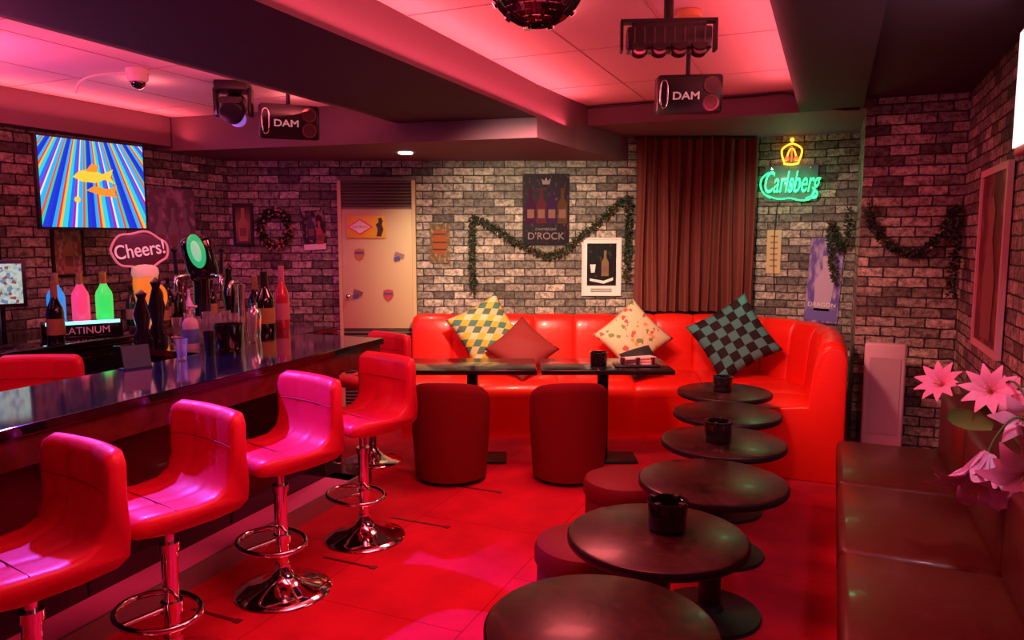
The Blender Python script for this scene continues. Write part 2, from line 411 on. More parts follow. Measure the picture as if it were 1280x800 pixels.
def leafmass(bm, c, n, rad, size):
    for _ in range(n):
        d = Vector((random.gauss(0, 1), random.gauss(0, 1), random.gauss(0, 1))).normalized()
        o = c + d*rad*random.uniform(.1, .6); tip = c+d*(rad+random.uniform(0, rad*.5))
        side = d.cross(Vector((random.gauss(0, 1), random.gauss(0, 1), random.gauss(0, 1)))).normalized()*size
        mid = (o+tip)/2
        f = bm.faces.new([bm.verts.new(o), bm.verts.new(mid+side), bm.verts.new(tip), bm.verts.new(mid-side)])
        f.material_index = 0 if random.random() < .78 else 1
def garland(name, pts, rad=.035, dens=130):
    bm = bmesh.new(); pts = [Vector(q) for q in pts]
    for a, b in zip(pts, pts[1:]):
        n = max(2, int((b-a).length*dens))
        for i in range(n):
            leafmass(bm, a.lerp(b, i/n), 7, rad, .007)
    o = obj(name, bm, DGREEN); o.data.materials.append(GTINS)
    return o
gd = DB-.06
garland('tinsel_garland', [bw(-.331, gd, 1.05), bw(-.34, gd, 1.4), bw(-.331, gd, 1.69), bw(-.2, gd, 1.63)] + [bw(s, gd, z) for s, z in ((.0, 1.5), (.15, 1.42), (.31, 1.36), (.45, 1.41), (.6, 1.54), (.79, 1.70), (.93, 1.83), (.985, 1.85), (.985, 1.5), (.985, 1.15))])
garland('tinsel_garland', [(.02, 6.62, 1.17), (-.02, 6.62, 1.4), (-.03, 6.62, 1.64), (.05, 6.62, 1.42), (.1, 6.6, 1.5), (.1, 6.6, 1.75)])
garland('tinsel_garland', [(.2, 5.44, 1.72), (.22, 5.44, 1.6), (.31, 5.44, 1.48), (.42, 5.44, 1.42), (.52, 5.44, 1.42), (.62, 5.44, 1.52), (.69, 5.42, 1.7), (.69, 5.3, 1.5), (.68, 5.28, 1.15)])
bm = bmesh.new()
for i in range(70):
    a = 2*PI*i/70; leafmass(bm, Vector((.12*math.cos(a), 0, .14*math.sin(a))), 9, .04, .011)
o = obj('christmas_wreath', bm, DGREEN, None, bw(-2.02, DB-.065, 1.6), (0, 0, WA)); o.data.materials.append(M('wreath_red', (.6, .2, .2), .4))

def onalc(name, x, z, off=.012, ry=0): return E(name, (x, 6.7-off, z), rot=(0, ry, 0))
def d6(e):
    for i in range(6): box('line_print', (.06, .002, .012), (0, -.005, .13-.05*i), M('ink2', (.3, .15, .08)), e)
poster('wall_calendar', onalc('wall_calendar', -.466, 1.4), .115, .37, M('beigep', (.6, .5, .25), .6), deco=d6)
def d7(e):
    poly('figure_print', [(-.06, -.25), (-.07, 0), (-.02, .1), (-.03, .2), (.02, .22), (.04, .1), (.08, 0), (.06, -.25)], .002, M('fig', (.5, .35, .5), .5), e, (0, -.005, 0))
    text('title', 'DRAGON', .05, (0, -.007, -.2), (R(90), 0, 0), PAPER, e, .001)
    box('band', (.24, .002, .1), (0, -.004, -.28), M('bandp', (.15, .12, .4), .5), e)
poster('drinks_poster', onalc('drinks_poster', -.06, 1.16, .015, R(3)), .26, .7, ramp_mat('pr7', 'noise', [(0, (.05, .06, .35)), (.45, (.15, .1, .35)), (.62, (.45, .35, .5))], 5, constant=False), deco=d7)

# neon sign
NG = M('neon_green', (.05, .5, .2), .4, emi=(.02, 1, .25), es=2.4)
NY = M('neon_yellow', (.9, .5, .05), .4, emi=(1, .45, .03), es=2.2)
NR = M('neon_red', (.9, .1, .05), .4, emi=(1, .1, .02), es=2.2)
ns = E('neon_sign', (-.35, 6.62, 1.97))
box('back_panel', (.42, .006, .3), (0, .05, 0), M('clear_acrylic', (.15, .2, .2), .15), ns, bev=.002)
for x in (-.15, .15):
    for z in (-.12, .12): cyl('standoff', .006, .08, (x, .055, z), CHROME, ns, rot=(R(90), 0, 0), seg=12)
text('lettering', 'Carlsberg', .12, (0.0, 0, 0), (R(90), 0, 0), NG, ns, .005, shear=.3, bevel=.0005, sy=2.1, sx=.92)
tube('swash', [(-.18, 0, -.1), (-.1, 0, -.14), (0, 0, -.12), (.08, 0, -.15), (.16, 0, -.14), (.2, 0, -.1)], .006, NG, ns)
tube('swash_top', [(-.17, 0, .09), (-.23, 0, .06), (-.24, 0, -.03), (-.2, 0, -.1), (-.15, 0, -.12)], .007, NG, ns)
tube('flourish', [(.17, 0, -.04), (.22, 0, -.1), (.12, 0, -.13)], .006, NG, ns)
tube('crown_band', [(-.06, 0, .16), (-.02, 0, .15), (.02, 0, .15), (.06, 0, .16)], .009, NY, ns)
tube('crown_l', [(-.055, 0, .17), (-.095, 0, .26), (-.04, 0, .31), (0, 0, .32)], .008, NY, ns)
tube('crown_r', [(.055, 0, .17), (.095, 0, .26), (.04, 0, .31), (0, 0, .32)], .008, NY, ns)
tube('crown_m', [(-.04, 0, .18), (-.03, 0, .25), (0, 0, .29), (.03, 0, .25), (.04, 0, .18)], .007, NY, ns)
tube('crown_c', [(0, 0, .17), (0, 0, .3)], .007, NR, ns)
sph('crown_ball', .018, (0, 0, .35), NY, ns)
for x in (-.035, .035): sph('crown_jewel', .018, (x, 0, .2), NR, ns)
tube('power_cord', [(-.1, .06, -.17), (-.13, .065, -.5), (-.1, .065, -.9)], .004, BLACKP, ns)

# curtain
bm = bmesh.new(); n = 150; s0, s1 = 1.04, 2.05; cols = []
for i in range(n+1):
    t = i/n; s = s0+(s1-s0)*t; ph = t*2*PI*11
    col = []
    for j in range(13):
        q = j/12; z = 2.355-q*1.46
        d = 6.29+.03*math.sin(ph+.5*math.sin(q*2+t*9))*(1+.4*q)+.012*math.sin(ph*2.3+1)
        col.append(bm.verts.new(bw(s+.008*math.sin(q*4+t*20), d, z)))
    cols.append(col)
for a, b in zip(cols, cols[1:]):
    for j in range(12): bm.faces.new((a[j], a[j+1], b[j+1], b[j]))
cur = E('curtain')
o = obj('cloth', bm, M('curtain_brown', (.17, .04, .03), .75, bump=.2, bscale=200), cur, smooth=True)
tube('rail', [bw(1.02, 6.27, 2.34), bw(2.04, 6.27, 2.34)], .012, BLACK, cur, smooth=False)

# ------------------------------------------------------------------ sofa
def sofa():
    raw = [bw(-.84, 6.3)[:2], bw(0, 6.3)[:2], bw(.6, 6.3)[:2], bw(1.1, 6.3)[:2], (-1.02, 6.4), (-.6, 6.42), (-.25, 6.25), (0, 5.95), (.09, 5.6), (.11, 5.3), (.11, 5.08), (.11, 4.87)]
    P = [Vector(q) for q in raw]
    pts = []
    for i in range(len(P)-1):
        a = P[max(i-1, 0)]; b = P[i]; c = P[i+1]; d = P[min(i+2, len(P)-1)]
        for k in range(24):
            t = k/24
            pts.append(.5*((2*b)+(c-a)*t+(2*a-5*b+4*c-d)*t*t+(3*b-a-3*c+d)*t**3))
    pts.append(P[-1])
    Ls = [0]
    for a, b in zip(pts, pts[1:]): Ls.append(Ls[-1]+(b-a).length)
    T = Ls[-1]; N = 420; path = []
    k = 0
    for i in range(N+1):
        t = T*i/N
        while k < len(Ls)-2 and Ls[k+1] < t: k += 1
        f = (t-Ls[k])/max(Ls[k+1]-Ls[k], 1e-6); path.append(pts[k].lerp(pts[k+1], min(f, 1)))
    prof_b = [(.0, 0), (.0, .5), (.0, .8), (.015, .85), (.05, .88), (.1, .885), (.145, .865), (.17, .82), (.185, .75), (.195, .65), (.205, .55), (.215, .46), (.21, .38), (.2, 0)]
    prof_s = [(.18, 0), (.18, .42), (.24, .435), (.35, .445), (.5, .445), (.66, .44), (.74, .425), (.785, .395), (.795, .36), (.785, .31), (.775, .28), (.775, .06), (.77, .05), (.77, 0)]
    e = E('curved_sofa')
    for nm, prof, per in (('back', prof_b, .33), ('seat', prof_s, .56)):
        bm = bmesh.new(); rings = []; nb = round(T/per)
        for i in range(N+1):
            t = i/N
            q = path[i]; a = path[max(i-1, 0)]; b = path[min(i+1, N)]; tg = (b-a).normalized(); nr = Vector((tg.y, -tg.x))
            w = abs(math.sin(PI*t*nb)); bul = w**.3
            dk = 1 if t < .55 else 1-(t-.55)/.45*.36
            endf = min(1, min(t, 1-t)*T/.05)**.5
            ring = []
            for (d, z) in prof:
                dd = d
                if nm == 'seat': dd = .18+(d-.18)*dk*1.0
                infl = 0; zi = 0
                if nm == 'back' and d > .1: infl = (bul-1)*.03*(1 if z > .4 else 0)
                if nm == 'back' and .04 < d < .18 and z > .8: zi = (bul-1)*.018
                if nm == 'seat' and z > .3: zi = (bul-1)*.022; infl = (bul-1)*.02 if d > .7 else 0
                if z > .5: zi -= (1-endf)*.05
                x = q + nr*(dd+infl)
                ring.append(bm.verts.new((x.x, x.y, z+zi)))
            rings.append(ring)
        for a, b in zip(rings, rings[1:]):
            for j in range(len(prof)-1): bm.faces.new((a[j], b[j], b[j+1], a[j+1]))
        bm.faces.new(rings[0]); bm.faces.new(rings[-1][::-1])
        bmesh.ops.recalc_face_normals(bm, faces=bm.faces)
        o = obj(nm, bm, RED, e); autosmooth(o, 50)
    out = [(0, 0), (0, .78), (.02, .83), (.06, .845), (.12, .84), (.16, .8), (.19, .7), (.215, .47), (.5, .44), (.54, .41), (.56, .36), (.55, .0)]
    poly('end_panel', [(.11-d, z) for d, z in out], .05, RED, e, (0, 4.845, 0), bev=.012)
    return e
sofa()

def pillow(name, size, thick, mat, loc, rot):
    bm = bmesh.new(); L = bm.loops.layers.uv.new('UVMap'); n = 20; g = {}
    for sgn in (1, -1):
        for i in range(n+1):
            for j in range(n+1):
                x = -1+2*i/n; y = -1+2*j/n
                edge = i in (0, n) or j in (0, n)
                if edge and sgn == -1: g[(sgn, i, j)] = g[(1, i, j)]; continue
                h = thick*((1-x*x)*(1-y*y))**.42+.005*math.sin(7*x+3*y)*(1-x*x)*(1-y*y)
                X = x*(1-.09*(1-y*y))*size/2; Y = y*(1-.09*(1-x*x))*size/2
                g[(sgn, i, j)] = bm.verts.new((X, Y, sgn*h))
    for sgn in (1, -1):
        for i in range(n):
            for j in range(n):
                idx = [(i, j), (i+1, j), (i+1, j+1), (i, j+1)]
                if sgn == -1: idx = idx[::-1]
                f = bm.faces.new([g[(sgn, a, b)] for a, b in idx])
                for l, (a, b) in zip(f.loops, idx): l[L].uv = (a/n, b/n)
    return obj(name, bm, mat, None, loc, rot, smooth=True)
def checker_mat(name, c1, c2, sc_):
    m = bpy.data.materials.new(name); m.use_nodes = True; nt = m.node_tree
    tc = nt.nodes.new('ShaderNodeTexCoord'); ch = nt.nodes.new('ShaderNodeTexChecker')
    ch.inputs['Scale'].default_value = sc_; ch.inputs['Color1'].default_value = (*c1, 1); ch.inputs['Color2'].default_value = (*c2, 1)
    nt.links.new(tc.outputs['UV'], ch.inputs['Vector']); nt.links.new(ch.outputs['Color'], nt.nodes['Principled BSDF'].inputs['Base Color'])
    nt.nodes['Principled BSDF'].inputs['Roughness'].default_value = .8
    return m
def geo_mat():
    """rhombus lattice: two skewed band indices pick one of four tones"""
    m = bpy.data.materials.new('geometric_cushion'); m.use_nodes = True; nt = m.node_tree; L = nt.links
    tc = nt.nodes.new('ShaderNodeTexCoord'); sx = nt.nodes.new('ShaderNodeSeparateXYZ'); L.new(tc.outputs['UV'], sx.inputs[0])
    def mth(op, a, b):
        n = nt.nodes.new('ShaderNodeMath'); n.operation = op
        for k, v in ((0, a), (1, b)):
            if isinstance(v, (int, float)): n.inputs[k].default_value = v
            else: L.new(v, n.inputs[k])
        return n.outputs[0]
    xs = mth('MULTIPLY', sx.outputs['X'], 4.5); ys = mth('MULTIPLY', sx.outputs['Y'], 7)
    a = mth('MODULO', mth('FLOOR', mth('ADD', xs, ys), 0), 3)
    b = mth('MODULO', mth('FLOOR', mth('ADD', mth('SUBTRACT', ys, xs), 12), 0), 2)
    v = mth('DIVIDE', mth('ADD', mth('MULTIPLY', b, 3), a), 6)
    v = mth('ADD', v, .05)
    cr = nt.nodes.new('ShaderNodeValToRGB'); cr.color_ramp.interpolation = 'CONSTANT'; els = cr.color_ramp.elements
    cols = [(.6, .36, .03), (.6, .52, .3), (.07, .12, .08), (.05, .16, .13), (.55, .38, .04), (.5, .42, .22)]
    while len(els) < 6: els.new(.5)
    for i, c in enumerate(cols): els[i].position = i/6; els[i].color = (*c, 1)
    L.new(v, cr.inputs['Fac']); L.new(cr.outputs['Color'], nt.nodes['Principled BSDF'].inputs['Base Color'])
    nt.nodes['Principled BSDF'].inputs['Roughness'].default_value = .8
    return m
FLORAL = ramp_mat('floral_cushion', 'voronoi', [(0, (.6, .48, .3)), (.6, (.5, .08, .07)), (.66, (.6, .48, .3)), (.78, (.6, .25, .08)), (.84, (.2, .22, .08)), (.9, (.6, .48, .3))], 15, .8)
def cush(name, size, mat, s, d, z, tilt, spin, yaw=0):
    mt = Matrix.Rotation(WA+yaw, 4, 'Z') @ Matrix.Rotation(R(90)-tilt, 4, 'X') @ Matrix.Rotation(spin, 4, 'Z')
    return pillow(name, size, .085, mat, bw(s, d, z), mt.to_euler())
cush('geometric_cushion', .48, geo_mat(), -.21, 5.91, .77, R(22), R(28), R(10))
cush('maroon_cushion', .42, M('maroon_cushion', (.22, .012, .012), .75, bump=.2, bscale=150), .08, 5.73, .65, R(35), R(45))
cush('floral_cushion', .46, FLORAL, .97, 5.88, .73, R(22), R(42))
cush('checkered_cushion', .53, checker_mat('teal_check', (.01, .012, .015), (.07, .38, .33), 7), 1.72, 5.70, .74, R(20), R(33), R(-15))
cush('black_rose_cushion', .26, M('blk_cushion', (.02, .02, .022), .7), 1.0, 5.66, .56, R(45), R(20))

# ------------------------------------------------------------------ rectangular tables
def rect_table(s, d):
    e = E('rectangular_table', bw(s, d), WA)
    box('top', (.86, .5, .03), (0, 0, .65), TABLEB, e, bev=.004)
    box('column', (.07, .07, .6), (0, .04, .32), BLACK, e, bev=.004)
    box('foot', (.46, .24, .02), (0, .02, .01), BLACK, e, bev=.006)
    box('bracket', (.4, .2, .02), (0, .04, .625), BLACK, e)
rect_table(-.27, 4.94); rect_table(.62, 4.94)

def tub(s, d, rz):
    e = E('tub_chair', bw(s, d), WA+rz)
    bm = bmesh.new(); N = 48; A = R(125); rings = []
    for i in range(N+1):
        t = -A+2*A*i/N; k = abs(t)/A
        ht = .65-.19*k**2.3-.08*max(0, (k-.75)/.25)**2
        cx, cy = math.sin(t), -math.cos(t)
        ring = []
        for (rr, zz) in ((.222, .03), (.242, .3), (.247, ht-.06), (.242, ht-.02), (.22, ht), (.196, ht-.012), (.184, ht-.04), (.174, .3), (.174, .03)):
            ring.append(bm.verts.new((cx*rr, cy*rr*.95, zz)))
        rings.append(ring)
    for a, b in zip(rings, rings[1:]):
        for j in range(8): bm.faces.new((a[j], b[j], b[j+1], a[j+1]))
    bm.faces.new(rings[0]); bm.faces.new(rings[-1][::-1])
    bmesh.ops.recalc_face_normals(bm, faces=bm.faces)
    o = obj('shell', bm, MAROON, e); autosmooth(o, 50)
    lathe('seat_base', [(0, .03), (.165, .03), (.172, .05), (.172, .3), (0, .3)], (0, .01, 0), MAROON, e)
    lathe('seat_cushion', [(0, .3), (.155, .3), (.168, .32), (.168, .37), (.15, .395), (0, .405)], (0, .01, 0), MAROON, e)
    cyl('glide', .18, .03, (0, 0, .015), BLACK, e)
tub(-.385, 4.56, R(-5)); tub(.355, 4.56, R(4))

# ------------------------------------------------------------------ round tables
def round_table(x, y):
    e = E('round_table', (x, y, 0), random.uniform(0, 3))
    lathe('top', [(0, .525), (.275, .525), (.284, .53), (.287, .545), (.284, .557), (.276, .56), (0, .56)], (0, 0, 0), TABLEW, e, 64)
    lathe('edge_band', [(.2845, .53), (.2885, .535), (.2885, .552), (.2855, .556)], (0, 0, 0), BLACK, e, 64)
    cyl('mount', .09, .012, (0, 0, .519), BLACK, e)
    cyl('column', .045, .5, (0, 0, .27), BLACK, e)
    lathe('base', [(0, 0), (.2, 0), (.205, .008), (.2, .018), (.06, .03), (.05, .05), (0, .05)], (0, 0, 0), BLACK, e, 48)
for x, y in ((-.59, 4.72), (-.50, 4.13), (-.44, 3.53), (-.40, 2.92), (-.482, 2.29), (-.485, 1.67)): round_table(x, y)

def pouf(x, y):
    e = E('round_ottoman', (x, y, 0))
    lathe('body', [(0, .02), (.17, .02), (.185, .03), (.185, .29), (.18, .3), (0, .3)], (0, 0, 0), MAROON2, e, 48)
    lathe('cushion', [(0, .3), (.185, .3), (.195, .315), (.195, .36), (.185, .38), (.15, .395), (0, .4)], (0, 0, 0), MAROON2, e, 48)
    cyl('plinth', .16, .02, (0, 0, .01), BLACK, e)
pouf(-.80, 2.55); pouf(-.86, 3.33)

def holder(x, y, z, s=1, rz=.4):
    e = E('ashtray', (x, y, z), rz, s=s)
    lathe('cup', [(0, 0), (.05, 0), (.056, .006), (.058, .08), (.055, .086), (.048, .083), (.046, .02), (0, .02)], (0, 0, 0), BLACKG, e, 24, ang=30)
    for i in range(4):
        a = i*PI/2+PI/4
        box('rest', (.02, .014, .014), (.05*math.cos(a), .05*math.sin(a), .085), BLACKP, e, rot=(0, 0, a), bev=.002)
    lathe('rim', [(.05, .083), (.06, .083), (.061, .088), (.05, .088)], (0, 0, 0), BLACKG, e, 24)
holder(-.46, 2.34, .561, 1.1); holder(-.46, 3.5, .561, 1.1, .7); holder(-.6, 4.7, .561, 1.05); holder(*bw(.58, 4.9, .666), 1.0, .2)
e = E('condiment_tray', bw(.83, 4.88, .666), WA)
box('tray', (.3, .16, .012), (0, 0, .006), BLACKP, e, bev=.004)
for i in range(5): box('card', (.22, .08, .008), (.0+.005*i, .01, .016+.009*i), [PAPER, M('cardr', (.7, .1, .1), .4)][i % 2], e, rot=(0, 0, .1*i))
for i in range(3): lathe('shot_glass', [(0, 0), (.014, 0), (.018, .05), (.015, .05), (.012, .006), (0, .006)], (-.1+.1*i, -.06, .012), CHROME, e, 16)

# ------------------------------------------------------------------ bar stools
def stool(x, y, rz, hs=.63, name='bar_stool'):
    e = E(name, (x, y, 0), rz)  # facing local +X
    lathe('base', [(0, 0), (.2, 0), (.203, .005), (.198, .012), (.15, .022), (.09, .04), (.05, .068), (.032, .1), (.03, .13), (0, .13)], (0, 0, 0), CHROME, e, 48, ang=60)
    cyl('column', .027, hs-.27, (0, 0, .12+(hs-.27)/2), CHROME, e)
    cyl('piston', .018, .18, (0, 0, hs-.13), CHROME, e)
    cyl('collar', .034, .03, (0, 0, hs-.16), CHROME, e)
    cyl('mount', .09, .02, (0, 0, hs-.05), BLACK, e)
    ring = [(.05+.13*math.cos(a), .16*math.sin(a), .235) for a in [2*PI*i/20 for i in range(20)]]
    tube('footrest', ring, .011, CHROME, e, cyclic=True)
    tube('footrest_arm', [(.0, 0, .235), (.18, 0, .235)], .01, CHROME, e, smooth=False)
    cyl('footrest_hub', .036, .04, (0, 0, .235), CHROME, e)
    pr = [(.2, -.03), (.215, -.012), (.205, .02), (.17, .034), (.1, .032), (.0, .026), (-.07, .034), (-.115, .06), (-.138, .11), (-.15, .18), (-.155, .27), (-.165, .295), (-.192, .305), (-.215, .295), (-.222, .265), (-.214, .16), (-.205, .06), (-.19, .0), (-.15, -.035), (-.05, -.045), (.1, -.045)]
    bm = bmesh.new(); W = .2; nw = 28; rows = []
    for j in range(nw+1):
        q = -1+2*j/nw; y_ = q*W
        edge = 1-abs(q)
        k = 1-.35*max(0, 1-edge/.12)**2
        sd = abs(abs(q)-.33)
        seam = .007*max(0, 1-sd/.06)
        row = []
        for i, (px, pz) in enumerate(pr):
            if pz > .05: cx, cz = -.185, min(pz, .27)
            else: cx, cz = max(-.17, min(px, .18)), -.008
            vx = cx+(px-cx)*(k); vz = cz+(pz-cz)*(k)
            inner = 1 if (1 < i < 12) else 0
            curve = .03*(q*q)
            if pz > .05: vx += curve*min(1, pz/.2)
            n = Vector((cx-vx, cz-vz))
            if n.length > 1e-4: n.normalize()
            vx += n.x*seam*inner; vz += n.y*seam*inner
            corner = max(0, (abs(q)-.8)/.2)**2*.022
            if pz > .24: vz -= corner
            if px > .16 and pz < .05: vx -= corner*1.5
            row.append(bm.verts.new((vx, y_, vz)))
        rows.append(row)
    n = len(pr)
    for a, b in zip(rows, rows[1:]):
        for i in range(n): bm.faces.new((a[i], a[(i+1) % n], b[(i+1) % n], b[i]))
    bm.faces.new(rows[0]); bm.faces.new(rows[-1][::-1])
    bmesh.ops.recalc_face_normals(bm, faces=bm.faces)
    o = obj('seat', bm, REDST, e, (0, 0, hs), smooth=True); autosmooth(o, 70)
    ST = M('stitch', (.3, .005, .03), .6)
    for px, pz in ((.07, .032), (-.15, .19)):
        tube('stitch', [(px+(.022 if pz > .1 else 0), -.185, hs+pz-(.004 if pz < .1 else 0)), (px, -.1, hs+pz), (px, .1, hs+pz), (px+(.022 if pz > .1 else 0), .185, hs+pz-(.004 if pz < .1 else 0))], .002, ST, e)
FA = R(-104)
stool(-2.12, 3.02, FA-.05, .615); stool(-2.11, 2.40, FA-.02, .615); stool(-2.06, 1.78, FA+.03, .61); stool(-2.03, 1.28, FA+.06, .61)
stool(-2.83, 4.15, FA, .56)
stool(-3.5, 2.25, R(-60), .63, 'staff_stool')

# ------------------------------------------------------------------ bar counter
bar = E('bar_counter')
SK = .05
def bp(x, y): return (x-SK*(y-1.3), y)
def bprism(nm, x0, x1, y0, y1, z0, z1, mat, bev=0):
    o = prism(nm, [bp(x0, y0), bp(x1, y0), bp(x1, y1), bp(x0, y1)], z0, z1, mat, bar)
    if bev:
        md = o.modifiers.new('b', 'BEVEL'); md.width = bev; md.segments = 2
    return o
bprism('top', -2.82, -2.25, -.6, 3.6, .9, .935, COUNTER, .004)
bprism('top_wide', -3.45, -2.82, 2.75, 3.95, .9, .935, COUNTER, .004)
bprism('fascia', -2.31, -2.265, -.6, 3.58, .80, .9, WOODF)
bprism('fascia_end', -2.8, -2.31, 3.54, 3.58, .80, .9, WOODF)
bprism('underside', -2.78, -2.31, -.6, 3.54, .86, .9, BARBODY)
bprism('body', -2.78, -2.62, -.6, 3.5, .0, .86, BARBODY)
bprism('body_end', -3.4, -2.78, 2.8, 3.9, .0, .9, BARBODY)
bprism('step', -2.62, -2.44, -.6, 3.6, 0, .09, STEPM)
bprism('step_edge', -2.445, -2.43, -.6, 3.61, 0, .095, M('step_trim', (.45, .4, .45), .3, .6))
bprism('end_plinth', -2.8, -2.45, 3.5, 3.75, 0, .09, BARBODY)
for y in (.3, 1.1, 1.9, 2.7): bprism('panel_joint', -2.622, -2.615, y, y+.012, .1, .86, BLACK)
bprism('worktop', -3.2, -2.82, -.6, 1.8, .78, .81, COUNTER, .004)
bprism('worktop_body', -3.15, -2.82, -.6, 1.75, .0, .78, BARBODY)
bb = E('back_bar_cabinet')
bx('top', -4.76, -4.05, .3, 4.35, .86, .9, BLACKG, bb, .004)
bx('body', -4.74, -4.1, .3, 4.33, 0, .86, BARBODY, bb)
for i in range(5):
    y = .35+i*.8
    bx('door_panel', -4.1, -4.085, y, y+.74, .08, .8, BLACKG, bb, .004)
    box('handle', (.02, .14, .015), (-4.075, y+.37, .7), CHROME, bb)

sh = E('back_bar_shelf', (-4.73, 1.95, .9))
BLUE = M('blue_led', (.05, .1, .8), .4, emi=(.02, .12, 1), es=6)
bx('side_a', 0, .42, .0, .03, 0, 1.15, BLACKG, sh); bx('side_b', 0, .42, .72, .75, 0, 1.15, BLACKG, sh)
for z in (.0, .38, .72, 1.12): bx('shelf', 0, .42, .03, .72, z, z+.025, BLACKG, sh)
bx('back', 0, .02, .03, .72, 0, 1.15, M('shelf_back', (.03, .06, .35), .3, emi=(.01, .05, .6), es=.5), sh)
for z in (.37, .71): bx('led_strip', .41, .425, .03, .72, z-.006, z+.01, BLUE, sh)
BOT = [M('glass_green', (.01, .06, .02), .08, coat=1), M('glass_brown', (.08, .025, .008), .08, coat=1), M('glass_black', (.006, .006, .008), .06, coat=1), M('bottle_pink', (.8, .2, .35), .15, coat=1), M('bottle_white', (.75, .75, .78), .2)]
def bottle(nm, loc, h, mat, p=None, r=None, label=None, foil=None):
    r = r or h*.13
    e = p if p else E(nm, loc)
    l = loc if p else (0, 0, 0)
    lathe('glass', [(0, 0), (r*.9, 0), (r, h*.02), (r, h*.5), (r*.9, h*.58), (r*.5, h*.7), (r*.34, h*.78), (r*.32, h*.95), (r*.38, h*.96), (r*.36, h), (0, h)], l, mat, e, 24)
    if label: lathe('label', [(r*1.01, h*.15), (r*1.015, h*.16), (r*1.015, h*.4), (r*1.01, h*.41)], l, label, e, 24)
    if foil: lathe('foil', [(r*.37, h*.74), (r*.4, h*.76), (r*.38, h*.97), (r*.4, h*1.0), (0, h*1.01)], l, foil, e, 20)
    return e
LAB = M('label_dull', (.4, .35, .3), .5); LABG = M('label_gold', (.35, .24, .08), .4)
for i in range(5):
    bottle('b', (.2, .12+i*.12, .405), .26, BOT[i % 3], sh, label=LAB)
    bottle('b', (.2, .12+i*.12, .745), .28, BOT[(i+1) % 3], sh, label=LABG)
mo = E('desk_monitor', (-4.2, 2.58, .9), R(58))
uvquad('screen', .26, .22, (0, -.012, .36), ramp_mat('monitor_img', 'voronoi', [(0, (.5, .6, .55)), (.4, (.7, .75, .7)), (.7, (.4, .1, .1)), (.8, (.2, .3, .5))], 14, emi=.7), mo)
box('bezel', (.3, .02, .26), (0, 0, .36), BLACKP, mo, bev=.004); cyl('stem', .02, .22, (0, .02, .12), BLACKP, mo); cyl('foot', .08, .015, (0, .02, .008), BLACKP, mo)

# TV
tv = E('wall_television', (-4.42, 3.38, 1.855), math.atan2(.67, .10))
TVW, TVH = .67, .55
uvquad('screen', TVW, TVH, (0, -.022, 0), ramp_mat('tv_picture', 'fan', [(0, (.01, .03, .6)), (.1, (.02, .4, .9)), (.19, (.8, .03, .05)), (.25, (.9, .5, .02)), (.31, (.03, .6, .75)), (.43, (.01, .15, .85)), (.53, (.35, .02, .5)), (.6, (.7, .8, .8)), (.65, (.02, .45, .9)), (.78, (.8, .08, .05)), (.84, (.02, .6, .4)), (.9, (.01, .04, .7))], 4.2, emi=1.1), tv)
box('bezel', (TVW+.03, .04, TVH+.03), (0, 0, 0), BLACKP, tv, bev=.004)
YE = M('fish_yellow', (.1, .1, .02), .4, emi=(1, .65, .05), es=1)
ORG = M('fish_or', (.1, .05, .02), .4, emi=(1, .3, .02), es=1)
poly('fish', [(-.14, -.01), (-.1, .03), (-.03, .045), (.05, .02), (.12, .055), (.1, 0), (.13, -.04), (.06, -.015), (0, -.04), (-.09, -.035)], .002, YE, tv, (.0, -.03, .05))
poly('fish_fin', [(-.04, .0), (0, .05), (.05, .04), (.03, 0)], .002, ORG, tv, (-.02, -.031, .08))
poly('fish', [(-.1, 0), (-.05, .03), (.04, .015), (.1, .04), (.08, -.01), (.1, -.035), (.0, -.03)], .002, ORG, tv, (.04, -.03, -.04))
poly('bubble', [(.02*math.cos(i*PI/4), .02*math.sin(i*PI/4)) for i in range(8)], .002, YE, tv, (-.12, -.03, -.1))
box('bracket', (.1, .3, .1), (0, .17, 0), BLACK, tv)

gl = E('bottle_glorifier', (-4.28, 3.14, .9), R(60))
box('base', (.44, .16, .1), (0, 0, .05), BLACKG, gl, bev=.01)
box('lit_strip', (.40, .01, .02), (0, -.08, .095), M('cyan_glow', (.3, .9, .9), .4, emi=(.2, .9, 1), es=2), gl)
for i, c in enumerate(((.02, .35, 1), (1, .06, .2), (.05, 1, .15))):
    bottle('b', (-.13+.13*i, 0, .1), .3, M('glow%d' % i, tuple(.5*q for q in c), .3, emi=c, es=.7), gl, r=.05, foil=GOLD)
text('lettering', 'PLATINUM', .06, (0, -.083, .045), (R(90), 0, 0), PAPER, gl, .001)
bottle('champagne_bottle', (-4.12, 2.86, .9), .36, BOT[2], label=LABG, foil=LABG)
bl = E('beer_glass_lamp', (-4.16, 3.52, .88), R(65), s=.86)
BEERM = M('beer_glow', (.8, .3, .03), .3, emi=(1, .28, .03), es=.45)
box('base', (.24, .12, .04), (0, 0, .045), BLACKP, bl, bev=.005)
lathe('glass', [(0, .04), (.06, .04), (.065, .06), (.06, .15), (.085, .33), (.09, .4), (.085, .44), (0, .44)], (0, 0, 0), BEERM, bl, 28)
lathe('foam', [(0, .44), (.09, .44), (.098, .47), (.09, .51), (.05, .53), (0, .535)], (0, 0, 0), M('foam', (.8, .6, .4), .5, emi=(1, .6, .3), es=.2), bl, 28)
tube('handle', [(.07, 0, .38), (.14, 0, .36), (.14, 0, .2), (.065, 0, .16)], .014, BEERM, bl)
cs = E('cheers_sign', (-4.32, 3.62, 1.43), R(65), s=.82)
bm = bmesh.new(); bmesh.ops.create_uvsphere(bm, u_segments=32, v_segments=12, radius=1)
for v in bm.verts: v.co = Vector((v.co.x*.22, v.co.y*.018, v.co.z*.15))
obj('panel', bm, M('cheers_dark', (.08, .03, .04), .4), cs, smooth=True)
